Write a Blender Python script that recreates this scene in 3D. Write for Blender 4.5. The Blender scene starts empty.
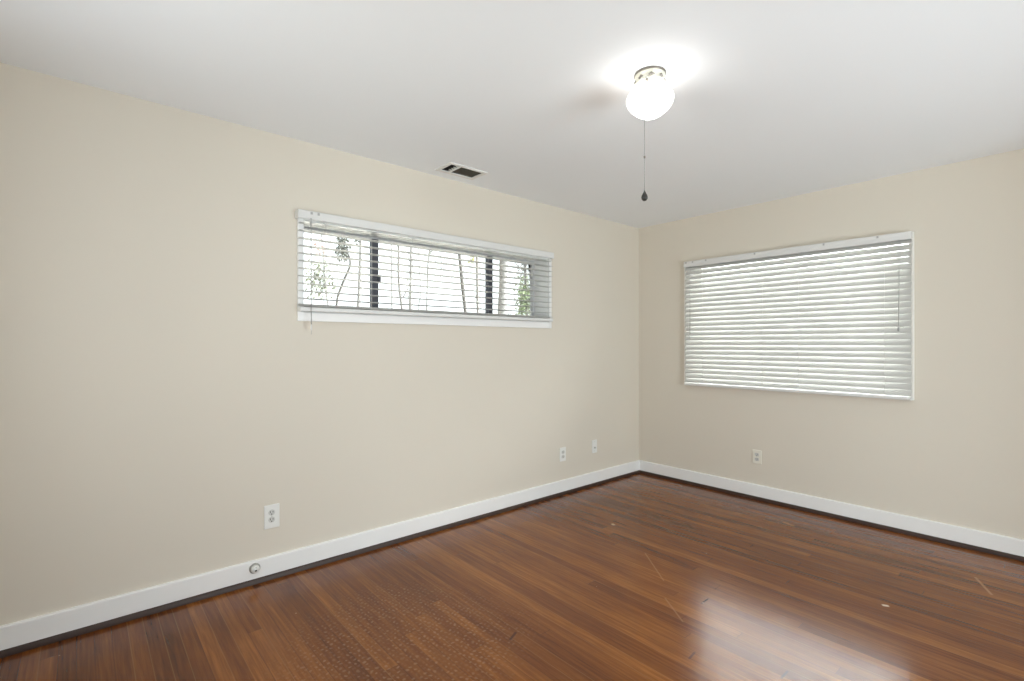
import bpy, bmesh, math, random
from mathutils import Vector, Matrix

PI = math.pi
scene = bpy.context.scene
COL = scene.collection
random.seed(7)

# ------------------------------------------------------------------ camera
cam_data = bpy.data.cameras.new('camera')
cam_data.sensor_fit = 'HORIZONTAL'
cam_data.sensor_width = 36.0
cam_data.lens = 36.0 * 496.12 / 1024.0
cam_data.shift_y = (344.17 - 340.5) / 1024.0
cam_data.clip_start = 0.02
cam = bpy.data.objects.new('camera', cam_data)
COL.objects.link(cam)
CAM = Vector((-4.21683, -2.92171, 1.28057))
cam.location = CAM
cam.rotation_euler = (PI / 2, 0, 0.85659 - PI / 2)
scene.camera = cam

# ------------------------------------------------------------------ view, light
scene.view_settings.view_transform = 'Standard'
scene.view_settings.look = 'None'
scene.view_settings.gamma = 1.0
scene.view_settings.use_curve_mapping = False
scene.view_settings.exposure = 0.0
try:
    scene.cycles.max_bounces = 14
    scene.cycles.diffuse_bounces = 8
    scene.cycles.glossy_bounces = 5
    scene.cycles.transparent_max_bounces = 16
    scene.cycles.use_denoising = True
    scene.cycles.caustics_reflective = False
    scene.cycles.caustics_refractive = False
    scene.cycles.sample_clamp_indirect = 8.0
except Exception:
    pass

SKY_STRENGTH = 2.1
LAMP_STRENGTH = 6.2
HALL_POWER = 121.0
BACK_POWER = 20.0

world = bpy.data.worlds.new('sky')
scene.world = world
world.use_nodes = True
wn = world.node_tree
wn.nodes.clear()
w_out = wn.nodes.new('ShaderNodeOutputWorld')
w_bg = wn.nodes.new('ShaderNodeBackground')
w_tc = wn.nodes.new('ShaderNodeTexCoord')
w_dot = wn.nodes.new('ShaderNodeVectorMath'); w_dot.operation = 'DOT_PRODUCT'
w_dot.inputs[1].default_value = Vector((0.85, -0.45, 0.30)).normalized()   # the bright side of the overcast
w_rng = wn.nodes.new('ShaderNodeMapRange')
w_rng.interpolation_type = 'SMOOTHSTEP'
w_rng.inputs['From Min'].default_value = 0.30
w_rng.inputs['From Max'].default_value = 0.92
w_rng.inputs['To Min'].default_value = 1.0
w_rng.inputs['To Max'].default_value = 17.0
w_mul = wn.nodes.new('ShaderNodeMath'); w_mul.operation = 'MULTIPLY'
w_mul.inputs[1].default_value = SKY_STRENGTH
w_bg.inputs['Color'].default_value = (0.93, 0.97, 1.0, 1)
wn.links.new(w_tc.outputs['Generated'], w_dot.inputs[0])
wn.links.new(w_dot.outputs['Value'], w_rng.inputs['Value'])
wn.links.new(w_rng.outputs['Result'], w_mul.inputs[0])
wn.links.new(w_mul.outputs['Value'], w_bg.inputs['Strength'])
wn.links.new(w_bg.outputs['Background'], w_out.inputs['Surface'])


def area_light(name, loc, direction, sx, sy, energy, color=(1, 1, 1), portal=False):
    l = bpy.data.lights.new(name, 'AREA')
    l.shape = 'RECTANGLE'
    l.size, l.size_y = sx, sy
    l.energy = energy
    l.color = color
    if portal:
        l.cycles.is_portal = True
    o = bpy.data.objects.new(name, l)
    COL.objects.link(o)
    o.location = loc
    o.rotation_euler = Vector(direction).to_track_quat('-Z', 'Z').to_euler()
    return o


area_light('sky_portal', (-2.28, 0.24, 1.72), (0, -1, 0), 2.05, 0.62, 1, portal=True)
area_light('sky_portal', (0.24, -1.34, 1.47), (-1, 0, 0), 1.75, 1.20, 1, portal=True)
# added fill lamp, unseen, shining in through the opening behind the camera
area_light('hall_fill', (-2.40, -5.05, 0.85), (0.1, 1, 0.18), 1.90, 1.50, HALL_POWER, (0.83, 0.945, 1.0))
# second added fill lamp, set in the unseen back-wall window opening
area_light('back_fill', (-4.92, -1.40, 1.42), (1, 0, 0.12), 1.12, 1.05, BACK_POWER, (0.90, 0.96, 1.0))

# ------------------------------------------------------------------ room numbers
H = 2.44                  # ceiling
X0, Y0 = -4.80, -3.52     # back wall, front wall (both behind the camera)
T = 0.20                  # wall thickness
W1 = (-3.265, -1.295, 1.462, 1.992)    # opening in the left wall  (x0, x1, z0, z1)
W2 = (-2.150, -0.535, 0.935, 2.026)    # opening in the right wall (y0, y1, z0, z1)
W3 = (-2.00, -0.80, 0.85, 2.05)        # unseen window added in the back wall for fill light       (y0, y1, z0, z1)
D1 = (-3.20, -0.72, 0.0, 2.10)         # unseen opening added in the front wall, widened for the fill lamp (x0, x1, z0, z1)


# ------------------------------------------------------------------ materials
def new_mat(name):
    m = bpy.data.materials.new(name)
    m.use_nodes = True
    nt = m.node_tree
    b = nt.nodes['Principled BSDF']
    return m, nt, b


def node(nt, kind, **kw):
    n = nt.nodes.new(kind)
    for k, v in kw.items():
        if k.startswith('i_'):
            n.inputs[k[2:].replace('_', ' ')].default_value = v
        else:
            setattr(n, k, v)
    return n


def simple(name, col, rough=0.5, metal=0.0, spec=0.5, noise=0.0, scale=20.0, bump=0.0, bump_scale=200.0):
    m, nt, b = new_mat(name)
    b.inputs['Roughness'].default_value = rough
    b.inputs['Metallic'].default_value = metal
    b.inputs['Specular IOR Level'].default_value = spec
    geo = node(nt, 'ShaderNodeNewGeometry')
    if noise > 0:
        n = node(nt, 'ShaderNodeTexNoise')
        n.inputs['Scale'].default_value = scale
        n.inputs['Detail'].default_value = 3
        nt.links.new(geo.outputs['Position'], n.inputs['Vector'])
        mx = node(nt, 'ShaderNodeMix', data_type='RGBA')
        mx.inputs['A'].default_value = tuple(c * (1 - noise) for c in col) + (1,)
        mx.inputs['B'].default_value = tuple(min(1, c * (1 + noise)) for c in col) + (1,)
        nt.links.new(n.outputs['Fac'], mx.inputs['Factor'])
        nt.links.new(mx.outputs['Result'], b.inputs['Base Color'])
    else:
        b.inputs['Base Color'].default_value = tuple(col) + (1,)
    if bump > 0:
        n2 = node(nt, 'ShaderNodeTexNoise')
        n2.inputs['Scale'].default_value = bump_scale
        n2.inputs['Detail'].default_value = 2
        nt.links.new(geo.outputs['Position'], n2.inputs['Vector'])
        bp = node(nt, 'ShaderNodeBump')
        bp.inputs['Strength'].default_value = bump
        bp.inputs['Distance'].default_value = 0.002
        nt.links.new(n2.outputs['Fac'], bp.inputs['Height'])
        nt.links.new(bp.outputs['Normal'], b.inputs['Normal'])
    return m


def glass_mat():
    m = bpy.data.materials.new('window glass')
    m.use_nodes = True
    nt = m.node_tree
    nt.nodes.clear()
    out = node(nt, 'ShaderNodeOutputMaterial')
    tr = node(nt, 'ShaderNodeBsdfTransparent')
    tr.inputs['Color'].default_value = (0.965, 0.98, 0.972, 1)
    gl = node(nt, 'ShaderNodeBsdfGlossy')
    gl.inputs['Roughness'].default_value = 0.0
    fr = node(nt, 'ShaderNodeFresnel')
    fr.inputs['IOR'].default_value = 1.45
    mx = node(nt, 'ShaderNodeMixShader')
    nt.links.new(fr.outputs[0], mx.inputs[0])
    nt.links.new(tr.outputs[0], mx.inputs[1])
    nt.links.new(gl.outputs[0], mx.inputs[2])
    nt.links.new(mx.outputs[0], out.inputs['Surface'])
    return m


def floor_mat():
    m, nt, b = new_mat('stained strip oak')
    L = nt.links.new

    def M(op, a, b_=None, c=None, clamp=False):
        n = node(nt, 'ShaderNodeMath', operation=op, use_clamp=clamp)
        for i, v in enumerate((a, b_, c)):
            if v is None:
                continue
            if isinstance(v, (int, float)):
                n.inputs[i].default_value = v
            else:
                L(v, n.inputs[i])
        return n.outputs[0]

    def mixc(f, a, b_, blend='MIX'):
        n = node(nt, 'ShaderNodeMix', data_type='RGBA', blend_type=blend)
        for key, v in (('Factor', f), ('A', a), ('B', b_)):
            if isinstance(v, (int, float)):
                n.inputs[key].default_value = v
            elif isinstance(v, tuple):
                n.inputs[key].default_value = v + (1,)
            else:
                L(v, n.inputs[key])
        return n.outputs['Result']

    def smooth(v, lo, hi, t0=0.0, t1=1.0):
        n = node(nt, 'ShaderNodeMapRange', interpolation_type='SMOOTHSTEP')
        L(v, n.inputs['Value'])
        n.inputs['From Min'].default_value = lo
        n.inputs['From Max'].default_value = hi
        n.inputs['To Min'].default_value = t0
        n.inputs['To Max'].default_value = t1
        return n.outputs['Result']

    geo = node(nt, 'ShaderNodeNewGeometry')
    sep = node(nt, 'ShaderNodeSeparateXYZ')
    L(geo.outputs['Position'], sep.inputs[0])
    x, y = sep.outputs['X'], sep.outputs['Y']
    BW, BL = 0.0572, 2.3
    rx = M('DIVIDE', x, BW)
    row = M('FLOOR', rx)
    fx = M('FRACT', rx)
    wn1 = node(nt, 'ShaderNodeTexWhiteNoise', noise_dimensions='1D')
    L(row, wn1.inputs['W'])
    ly = M('ADD', M('DIVIDE', y, BL), M('MULTIPLY', wn1.outputs['Value'], 7.3))
    colm = M('FLOOR', ly)
    fy = M('FRACT', ly)
    cmb = node(nt, 'ShaderNodeCombineXYZ')
    L(row, cmb.inputs[0]); L(colm, cmb.inputs[1])
    wn2 = node(nt, 'ShaderNodeTexWhiteNoise', noise_dimensions='2D')
    L(cmb.outputs[0], wn2.inputs['Vector'])
    rnd = wn2.outputs['Value']

    # grain stretched along the board, offset per board
    gv = node(nt, 'ShaderNodeCombineXYZ')
    L(M('MULTIPLY', x, 75.0), gv.inputs[0])
    L(M('MULTIPLY', y, 3.2), gv.inputs[1])
    L(M('MULTIPLY', rnd, 37.0), gv.inputs[2])
    grain = node(nt, 'ShaderNodeTexNoise')
    grain.inputs['Scale'].default_value = 1.0
    grain.inputs['Detail'].default_value = 6
    grain.inputs['Roughness'].default_value = 0.62
    grain.inputs['Distortion'].default_value = 0.35
    L(gv.outputs[0], grain.inputs['Vector'])
    gv2 = node(nt, 'ShaderNodeCombineXYZ')
    L(M('MULTIPLY', x, 260.0), gv2.inputs[0])
    L(M('MULTIPLY', y, 9.0), gv2.inputs[1])
    L(M('MULTIPLY', rnd, 11.0), gv2.inputs[2])
    pores = node(nt, 'ShaderNodeTexNoise')
    pores.inputs['Scale'].default_value = 1.0
    pores.inputs['Detail'].default_value = 3
    L(gv2.outputs[0], pores.inputs['Vector'])
    # slow drift of the stain over the room
    drift = node(nt, 'ShaderNodeTexNoise')
    drift.inputs['Scale'].default_value = 1.3
    drift.inputs['Detail'].default_value = 4
    L(geo.outputs['Position'], drift.inputs['Vector'])

    tone = M('ADD', M('ADD', M('MULTIPLY', rnd, 0.40), -0.14), M('MULTIPLY', grain.outputs['Fac'], 1.05))
    tone = M('ADD', tone, M('MULTIPLY', M('SUBTRACT', drift.outputs['Fac'], 0.5), 0.55))
    ramp = node(nt, 'ShaderNodeValToRGB')
    cr = ramp.color_ramp
    cr.elements[0].position = 0.18
    cr.elements[0].color = (0.075, 0.0200, 0.0050, 1)
    cr.elements[1].position = 1.0
    cr.elements[1].color = (0.310, 0.115, 0.026, 1)
    e = cr.elements.new(0.48); e.color = (0.150, 0.0450, 0.0095, 1)
    e = cr.elements.new(0.74); e.color = (0.220, 0.073, 0.0150, 1)
    L(tone, ramp.inputs['Fac'])
    col = mixc(smooth(pores.outputs['Fac'], 0.56, 0.74, 0.0, 0.25), ramp.outputs['Color'], (0.055, 0.018, 0.007))
    # seams: most dark, some worn pale
    seam_x = M('ABSOLUTE', M('SUBTRACT', fx, 0.5))
    seam = smooth(seam_x, 0.450, 0.497)
    seam_y = smooth(M('ABSOLUTE', M('SUBTRACT', fy, 0.5)), 0.4990, 0.4998)
    wn3 = node(nt, 'ShaderNodeTexWhiteNoise', noise_dimensions='1D')
    L(M('ADD', M('FLOOR', M('ADD', rx, 0.5)), 0.37), wn3.inputs['W'])
    pale = M('GREATER_THAN', wn3.outputs['Value'], 0.68)
    seam_col = mixc(pale, (0.030, 0.011, 0.006), (0.30, 0.15, 0.055))
    col = mixc(M('MULTIPLY', seam, 0.42), col, seam_col)
    col = mixc(M('MULTIPLY', seam_y, 0.5), col, (0.025, 0.010, 0.006))

    # rug pad marks: rows of small pale dots left in the finish
    def seg_mask(p, q, w):
        d = Vector((q[0] - p[0], q[1] - p[1]))
        ln = d.length
        d.normalize()
        cx, cy = (p[0] + q[0]) / 2, (p[1] + q[1]) / 2
        dx, dy = M('SUBTRACT', x, cx), M('SUBTRACT', y, cy)
        u = M('ABSOLUTE', M('ADD', M('MULTIPLY', dx, d.x), M('MULTIPLY', dy, d.y)))
        v = M('ABSOLUTE', M('SUBTRACT', M('MULTIPLY', dx, d.y), M('MULTIPLY', dy, d.x)))
        mu = smooth(u, ln / 2 - 0.006, ln / 2 + 0.004, 1.0, 0.0)
        mv = smooth(v, w * 0.35, w * 0.75, 1.0, 0.0)
        return M('MULTIPLY', mu, mv)

    ddx = M('DIVIDE', M('SUBTRACT', x, -3.20), 0.62)
    ddy = M('DIVIDE', M('SUBTRACT', y, -1.00), 0.60)
    rr = M('SQRT', M('ADD', M('MULTIPLY', ddx, ddx), M('MULTIPLY', ddy, ddy)))
    rr = M('ADD', rr, M('MULTIPLY', M('SUBTRACT', drift.outputs['Fac'], 0.5), 1.2))
    pad = smooth(rr, 0.55, 1.1, 1.0, 0.0)
    P_ = 0.0235
    # rotated grid of dots
    wob = node(nt, 'ShaderNodeTexNoise')
    wob.inputs['Scale'].default_value = 26.0
    wob.inputs['Detail'].default_value = 2
    L(geo.outputs['Position'], wob.inputs['Vector'])
    wsep = node(nt, 'ShaderNodeSeparateColor')
    L(wob.outputs['Color'], wsep.inputs[0])
    ax = M('ADD', M('ADD', M('MULTIPLY', x, 0.94), M('MULTIPLY', y, 0.34)), M('MULTIPLY', wsep.outputs[0], 0.034))
    ay = M('ADD', M('SUBTRACT', M('MULTIPLY', y, 0.94), M('MULTIPLY', x, 0.34)), M('MULTIPLY', wsep.outputs[1], 0.034))
    qx = M('SUBTRACT', M('FRACT', M('DIVIDE', ax, P_)), 0.5)
    qy = M('SUBTRACT', M('FRACT', M('DIVIDE', ay, P_)), 0.5)
    dr = M('SQRT', M('ADD', M('MULTIPLY', qx, qx), M('MULTIPLY', qy, qy)))
    dot = smooth(dr, 0.12, 0.36, 1.0, 0.0)
    wn4 = node(nt, 'ShaderNodeTexWhiteNoise', noise_dimensions='2D')
    cm2 = node(nt, 'ShaderNodeCombineXYZ')
    L(M('FLOOR', M('DIVIDE', ax, P_)), cm2.inputs[0]); L(M('FLOOR', M('DIVIDE', ay, P_)), cm2.inputs[1])
    L(cm2.outputs[0], wn4.inputs['Vector'])
    dots = M('MULTIPLY', M('MULTIPLY', dot, pad), smooth(wn4.outputs['Value'], 0.1, 0.9, 0.25, 1.0))
    col = mixc(M('MULTIPLY', dots, 0.45), col, (0.36, 0.21, 0.11))

    # scratches and scuffs, each where it lies
    for p, q, w, c, k in (
            ((-1.608, -1.157), (-1.839, -1.433), 0.007, (0.34, 0.17, 0.075), 0.45),
            ((-1.994, -1.536), (-2.123, -1.710), 0.007, (0.34, 0.17, 0.075), 0.45),
            ((-0.505, -2.528), (-0.706, -2.613), 0.011, (0.40, 0.22, 0.10), 0.55),
            ((-0.402, -1.500), (-0.428, -1.582), 0.022, (0.36, 0.19, 0.08), 0.8),
            ((-1.360, -0.715), (-1.372, -0.745), 0.020, (0.50, 0.36, 0.22), 0.9),
            ((-1.249, -2.271), (-1.235, -2.296), 0.016, (0.62, 0.50, 0.36), 0.9),
            ((-1.911, -1.684), (-1.840, -1.683), 0.008, (0.03, 0.012, 0.008), 0.6),
            ((-2.351, -1.868), (-2.290, -1.861), 0.008, (0.03, 0.012, 0.008), 0.65),
            ((-2.191, -2.160), (-2.126, -2.161), 0.008, (0.03, 0.012, 0.008), 0.65),
            ((-2.817, -1.293), (-2.758, -1.266), 0.011, (0.04, 0.012, 0.008), 0.75),
            ((-3.535, -0.060), (-3.500, -0.052), 0.040, (0.03, 0.010, 0.007), 0.6)):
        col = mixc(M('MULTIPLY', seg_mask(p, q, w), k), col, c)
    # tiny specks
    vor = node(nt, 'ShaderNodeTexVoronoi')
    vor.inputs['Scale'].default_value = 7.0
    L(geo.outputs['Position'], vor.inputs['Vector'])
    spk = smooth(vor.outputs['Distance'], 0.020, 0.034, 1.0, 0.0)
    sepc = node(nt, 'ShaderNodeSeparateColor')
    L(vor.outputs['Color'], sepc.inputs[0])
    spk = M('MULTIPLY', spk, M('GREATER_THAN', sepc.outputs[0], 0.55))
    col = mixc(M('MULTIPLY', spk, 0.75), col, (0.46, 0.30, 0.18))
    L(col, b.inputs['Base Color'])

    # finish
    wear = node(nt, 'ShaderNodeTexNoise')
    wear.inputs['Scale'].default_value = 3.0
    wear.inputs['Detail'].default_value = 5
    L(geo.outputs['Position'], wear.inputs['Vector'])
    rough = M('ADD', 0.20, M('MULTIPLY', wear.outputs['Fac'], 0.12))
    rough = M('ADD', rough, M('MULTIPLY', seam, 0.06))
    L(rough, b.inputs['Roughness'])
    b.inputs['IOR'].default_value = 1.45
    b.inputs['Specular IOR Level'].default_value = 0.0
    b.inputs['Coat Weight'].default_value = 1.0
    b.inputs['Coat IOR'].default_value = 1.40
    L(M('ADD', 0.155, M('MULTIPLY', wear.outputs['Fac'], 0.05)), b.inputs['Coat Roughness'])
    hgt = M('SUBTRACT', M('MULTIPLY', grain.outputs['Fac'], 0.25), M('MULTIPLY', M('MAXIMUM', seam, seam_y), 0.8))
    hgt = M('ADD', hgt, M('MULTIPLY', dots, 0.5))
    bp = node(nt, 'ShaderNodeBump')
    bp.inputs['Strength'].default_value = 0.08
    bp.inputs['Distance'].default_value = 0.0012
    L(hgt, bp.inputs['Height'])
    L(bp.outputs['Normal'], b.inputs['Normal'])
    return m


def emission_mat(name, col, strength):
    m = bpy.data.materials.new(name)
    m.use_nodes = True
    nt = m.node_tree
    b = nt.nodes['Principled BSDF']
    b.inputs['Base Color'].default_value = (0.9, 0.9, 0.88, 1)
    b.inputs['Roughness'].default_value = 0.25
    b.inputs['Emission Color'].default_value = tuple(col) + (1,)
    b.inputs['Emission Strength'].default_value = strength
    return m


MAT = dict(
    wall=simple('beige wall paint', (0.70, 0.65, 0.563), 0.75, spec=0.25, noise=0.012, scale=1.5, bump=0.06, bump_scale=320),
    ceiling=simple('white ceiling paint', (0.885, 0.91, 0.935), 0.85, spec=0.2, noise=0.008, scale=2, bump=0.06, bump_scale=260),
    trim=simple('white trim paint', (0.86, 0.86, 0.85), 0.38, noise=0.012, scale=6, bump=0.04, bump_scale=60),
    casing=simple('ivory casing paint', (0.80, 0.785, 0.74), 0.42, noise=0.012, scale=8),
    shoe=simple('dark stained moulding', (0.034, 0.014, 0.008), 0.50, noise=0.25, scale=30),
    floor=floor_mat(),
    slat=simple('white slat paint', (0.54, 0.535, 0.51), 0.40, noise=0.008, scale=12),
    rail=simple('white rail vinyl', (0.72, 0.72, 0.705), 0.40, noise=0.008, scale=12),
    cord=simple('white cord', (0.72, 0.72, 0.70), 0.8, noise=0.03, scale=300),
    grey_cord=simple('grey cord', (0.40, 0.40, 0.385), 0.8, noise=0.03, scale=300),
    clip=simple('clear grey plastic', (0.42, 0.42, 0.41), 0.4, noise=0.02, scale=100),
    alu=simple('grey aluminium', (0.58, 0.58, 0.59), 0.45, 0.05, noise=0.03, scale=40),
    dark_alu=simple('charcoal aluminium', (0.075, 0.080, 0.100), 0.45, 0.1, noise=0.05, scale=40),
    glass=glass_mat(),
    plate=simple('white plastic', (0.80, 0.80, 0.77), 0.32, noise=0.01, scale=60),
    plate_warm=simple('ivory plastic', (0.78, 0.75, 0.66), 0.32, noise=0.01, scale=60),
    socket=simple('pale grey plastic', (0.60, 0.60, 0.57), 0.35, noise=0.01, scale=60),
    shadow_ring=simple('shadow grey plastic', (0.34, 0.34, 0.31), 0.4, noise=0.05, scale=80),
    slot=simple('dark slot', (0.02, 0.02, 0.02), 0.6, noise=0.05, scale=100),
    screw=simple('screw metal', (0.55, 0.55, 0.52), 0.35, 0.8, noise=0.03, scale=200),
    vent=simple('white vent enamel', (0.78, 0.77, 0.74), 0.4, noise=0.01, scale=30),
    vane=simple('taupe vent blade', (0.20, 0.175, 0.135), 0.5, noise=0.05, scale=40),
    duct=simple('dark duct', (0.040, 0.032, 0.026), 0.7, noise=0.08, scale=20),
    canopy=simple('cream enamel and brass', (0.68, 0.665, 0.58), 0.35, 0.1, noise=0.05, scale=60),
    bronze=simple('aged bronze', (0.21, 0.19, 0.165), 0.35, 0.7, noise=0.1, scale=80),
    chain=simple('chain metal', (0.34, 0.34, 0.33), 0.4, 0.3, noise=0.05, scale=200),
    knob=simple('dark knob', (0.030, 0.030, 0.027), 0.3, 0.1, noise=0.08, scale=80),
    globe=emission_mat('lit opal glass', (1.0, 0.965, 0.92), LAMP_STRENGTH),
    bark=simple('grey bark', (0.10, 0.094, 0.088), 0.9, noise=0.35, scale=9, bump=0.6, bump_scale=30),
    bark_dark=simple('dark bark', (0.050, 0.046, 0.042), 0.9, noise=0.35, scale=9, bump=0.6, bump_scale=30),
    bark_pale=simple('pale bark', (0.135, 0.13, 0.125), 0.9, noise=0.3, scale=9, bump=0.6, bump_scale=30),
    leaf=simple('green leaf', (0.115, 0.15, 0.062), 0.6, noise=0.35, scale=3),
    leaf_grey=simple('grey green leaf', (0.13, 0.14, 0.10), 0.6, noise=0.35, scale=3),
    leaf_dark=simple('dark leaf', (0.060, 0.064, 0.052), 0.6, noise=0.35, scale=3),
    leaf_blue=simple('blue grey leaf', (0.17, 0.20, 0.20), 0.6, noise=0.2, scale=3),
    leaf_pink=simple('pale pink leaf', (0.34, 0.24, 0.21), 0.6, noise=0.2, scale=3),
    leaf_yellow=simple('yellowing leaf', (0.22, 0.22, 0.07), 0.6, noise=0.3, scale=3),
    ground=simple('leaf litter ground', (0.42, 0.39, 0.33), 0.95, noise=0.35, scale=2.5, bump=0.8, bump_scale=12),
)


# ------------------------------------------------------------------ mesh builder
class MB:
    def __init__(self):
        self.v, self.f, self.s = [], [], []

    def add(self, verts, faces, smooth=False):
        n = len(self.v)
        self.v += [Vector(p) for p in verts]
        self.f += [tuple(i + n for i in f) for f in faces]
        self.s += [smooth] * len(faces)
        return self

    def box(self, a, b, bevel=0.0):
        (x0, y0, z0), (x1, y1, z1) = a, b
        x0, x1 = min(x0, x1), max(x0, x1)
        y0, y1 = min(y0, y1), max(y0, y1)
        z0, z1 = min(z0, z1), max(z0, z1)
        bm = bmesh.new()
        vs = [bm.verts.new(p) for p in ((x0, y0, z0), (x1, y0, z0), (x1, y1, z0), (x0, y1, z0),
                                        (x0, y0, z1), (x1, y0, z1), (x1, y1, z1), (x0, y1, z1))]
        for q in ((3, 2, 1, 0), (4, 5, 6, 7), (0, 1, 5, 4), (1, 2, 6, 5), (2, 3, 7, 6), (3, 0, 4, 7)):
            bm.faces.new([vs[i] for i in q])
        if bevel > 0:
            bmesh.ops.bevel(bm, geom=list(bm.edges), offset=bevel, segments=2, profile=0.6, affect='EDGES')
        bm.verts.index_update()
        self.add([v.co.copy() for v in bm.verts], [[v.index for v in f.verts] for f in bm.faces])
        bm.free()
        return self

    def extrude(self, prof, axis, a, b, smooth=False):
        """prof: list of (p, q); axis 'x' -> (y, z) profile, 'y' -> (x, z), 'z' -> (x, y)"""
        def P(p, q, t):
            return {'x': (t, p, q), 'y': (p, t, q), 'z': (p, q, t)}[axis]
        n = len(prof)
        verts = [P(p, q, a) for p, q in prof] + [P(p, q, b) for p, q in prof]
        faces = [(i, (i + 1) % n, n + (i + 1) % n, n + i) for i in range(n)]
        self.add(verts, faces, smooth)
        self.add(verts, [tuple(range(n - 1, -1, -1)), tuple(range(n, 2 * n))])
        return self

    def tube(self, pts, radii, seg=8, caps=True, smooth=True):
        pts = [Vector(p) for p in pts]
        if isinstance(radii, (int, float)):
            radii = [radii] * len(pts)
        verts, faces = [], []
        prev = None
        for i, p in enumerate(pts):
            d = (pts[min(i + 1, len(pts) - 1)] - pts[max(i - 1, 0)]).normalized()
            if prev is None:
                ref = Vector((0, 0, 1)) if abs(d.z) < 0.9 else Vector((1, 0, 0))
                u = d.cross(ref).normalized()
            else:
                u = (prev - d * prev.dot(d)).normalized()
            prev = u
            w = d.cross(u)
            for k in range(seg):
                a = 2 * PI * k / seg
                verts.append(p + (u * math.cos(a) + w * math.sin(a)) * radii[i])
        for i in range(len(pts) - 1):
            for k in range(seg):
                k2 = (k + 1) % seg
                faces.append((i * seg + k, i * seg + k2, (i + 1) * seg + k2, (i + 1) * seg + k))
        self.add(verts, faces, smooth)
        if caps:
            n = len(verts)
            self.add(verts, [tuple(range(seg - 1, -1, -1)), tuple(range(n - seg, n))])
        return self

    def lathe(self, prof, centre, seg=32, ripple=None, smooth=True, axis=None):
        """prof: list of (r, h); axis None -> about z; else a unit Vector"""
        c = Vector(centre)
        ax = Vector(axis) if axis else Vector((0, 0, 1))
        ref = Vector((1, 0, 0)) if abs(ax.x) < 0.9 else Vector((0, 1, 0))
        u = (ref - ax * ref.dot(ax)).normalized()
        w = ax.cross(u)
        verts, faces = [], []
        for r, h in prof:
            for k in range(seg):
                a = 2 * PI * k / seg
                rr = r * (1 + (ripple(a, h) if ripple else 0))
                verts.append(c + (u * math.cos(a) + w * math.sin(a)) * rr + ax * h)
        for i in range(len(prof) - 1):
            for k in range(seg):
                k2 = (k + 1) % seg
                faces.append((i * seg + k, i * seg + k2, (i + 1) * seg + k2, (i + 1) * seg + k))
        self.add(verts, faces, smooth)
        if prof[0][0] > 1e-5:
            self.add(verts[:seg], [tuple(range(seg - 1, -1, -1))])
        if prof[-1][0] > 1e-5:
            self.add(verts[-seg:], [tuple(range(seg))])
        return self

    def build(self, name, mat, parent=None, origin=None, kind=None, weld=True):
        """vertices are world positions; origin is the world point of the object's own origin"""
        o_w = Vector(origin) if origin is not None else (ORIGIN[parent.name] if parent else Vector((0, 0, 0)))
        me = bpy.data.meshes.new(name)
        bm = bmesh.new()
        vs = [bm.verts.new(p - o_w) for p in self.v]
        for f, s in zip(self.f, self.s):
            try:
                fc = bm.faces.new([vs[i] for i in f])
                fc.smooth = s
            except ValueError:
                pass
        if weld:
            bmesh.ops.remove_doubles(bm, verts=list(bm.verts), dist=1e-6)
        loose = [v for v in bm.verts if not v.link_faces]
        bmesh.ops.delete(bm, geom=loose, context='VERTS')
        bmesh.ops.recalc_face_normals(bm, faces=list(bm.faces))
        bm.to_mesh(me)
        bm.free()
        me.materials.append(mat)
        o = bpy.data.objects.new(name, me)
        COL.objects.link(o)
        if parent:
            o.parent = parent
            o.location = o_w - ORIGIN[parent.name]
        else:
            o.location = o_w
        ORIGIN[o.name] = o_w
        if kind:
            o['kind'] = kind
        return o


ORIGIN = {}


def thing(name, label, cat, loc, group=None):
    o = bpy.data.objects.new(name, None)
    o.empty_display_size = 0.05
    COL.objects.link(o)
    o.location = loc
    o['label'] = label
    o['category'] = cat
    if group:
        o['group'] = group
    ORIGIN[o.name] = Vector(loc)
    return o


# ------------------------------------------------------------------ room shell
def slab_with_holes(mb, u0, u1, v0, v1, holes, put, t0, t1):
    """a thick slab in (u, v) with rectangular holes; put(u, v, t) -> world point"""
    us = sorted({u0, u1} | {h[0] for h in holes} | {h[1] for h in holes})
    vs = sorted({v0, v1} | {h[2] for h in holes} | {h[3] for h in holes})
    us = [u for u in us if u0 <= u <= u1]
    vs = [v for v in vs if v0 <= v <= v1]

    def solid(i, j):
        if i < 0 or j < 0 or i >= len(us) - 1 or j >= len(vs) - 1:
            return False
        cu, cv = (us[i] + us[i + 1]) / 2, (vs[j] + vs[j + 1]) / 2
        return not any(h[0] < cu < h[1] and h[2] < cv < h[3] for h in holes)
    for i in range(len(us) - 1):
        for j in range(len(vs) - 1):
            if not solid(i, j):
                continue
            a, b, c, d = us[i], us[i + 1], vs[j], vs[j + 1]
            for t in (t0, t1):
                mb.add([put(a, c, t), put(b, c, t), put(b, d, t), put(a, d, t)], [(0, 1, 2, 3)])
            for di, dj, e in ((-1, 0, ((a, c), (a, d))), (1, 0, ((b, c), (b, d))), (0, -1, ((a, c), (b, c))), (0, 1, ((a, d), (b, d)))):
                if not solid(i + di, j + dj):
                    (p, q), (r, s) = e
                    mb.add([put(p, q, t0), put(r, s, t0), put(r, s, t1), put(p, q, t1)], [(0, 1, 2, 3)])


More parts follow.
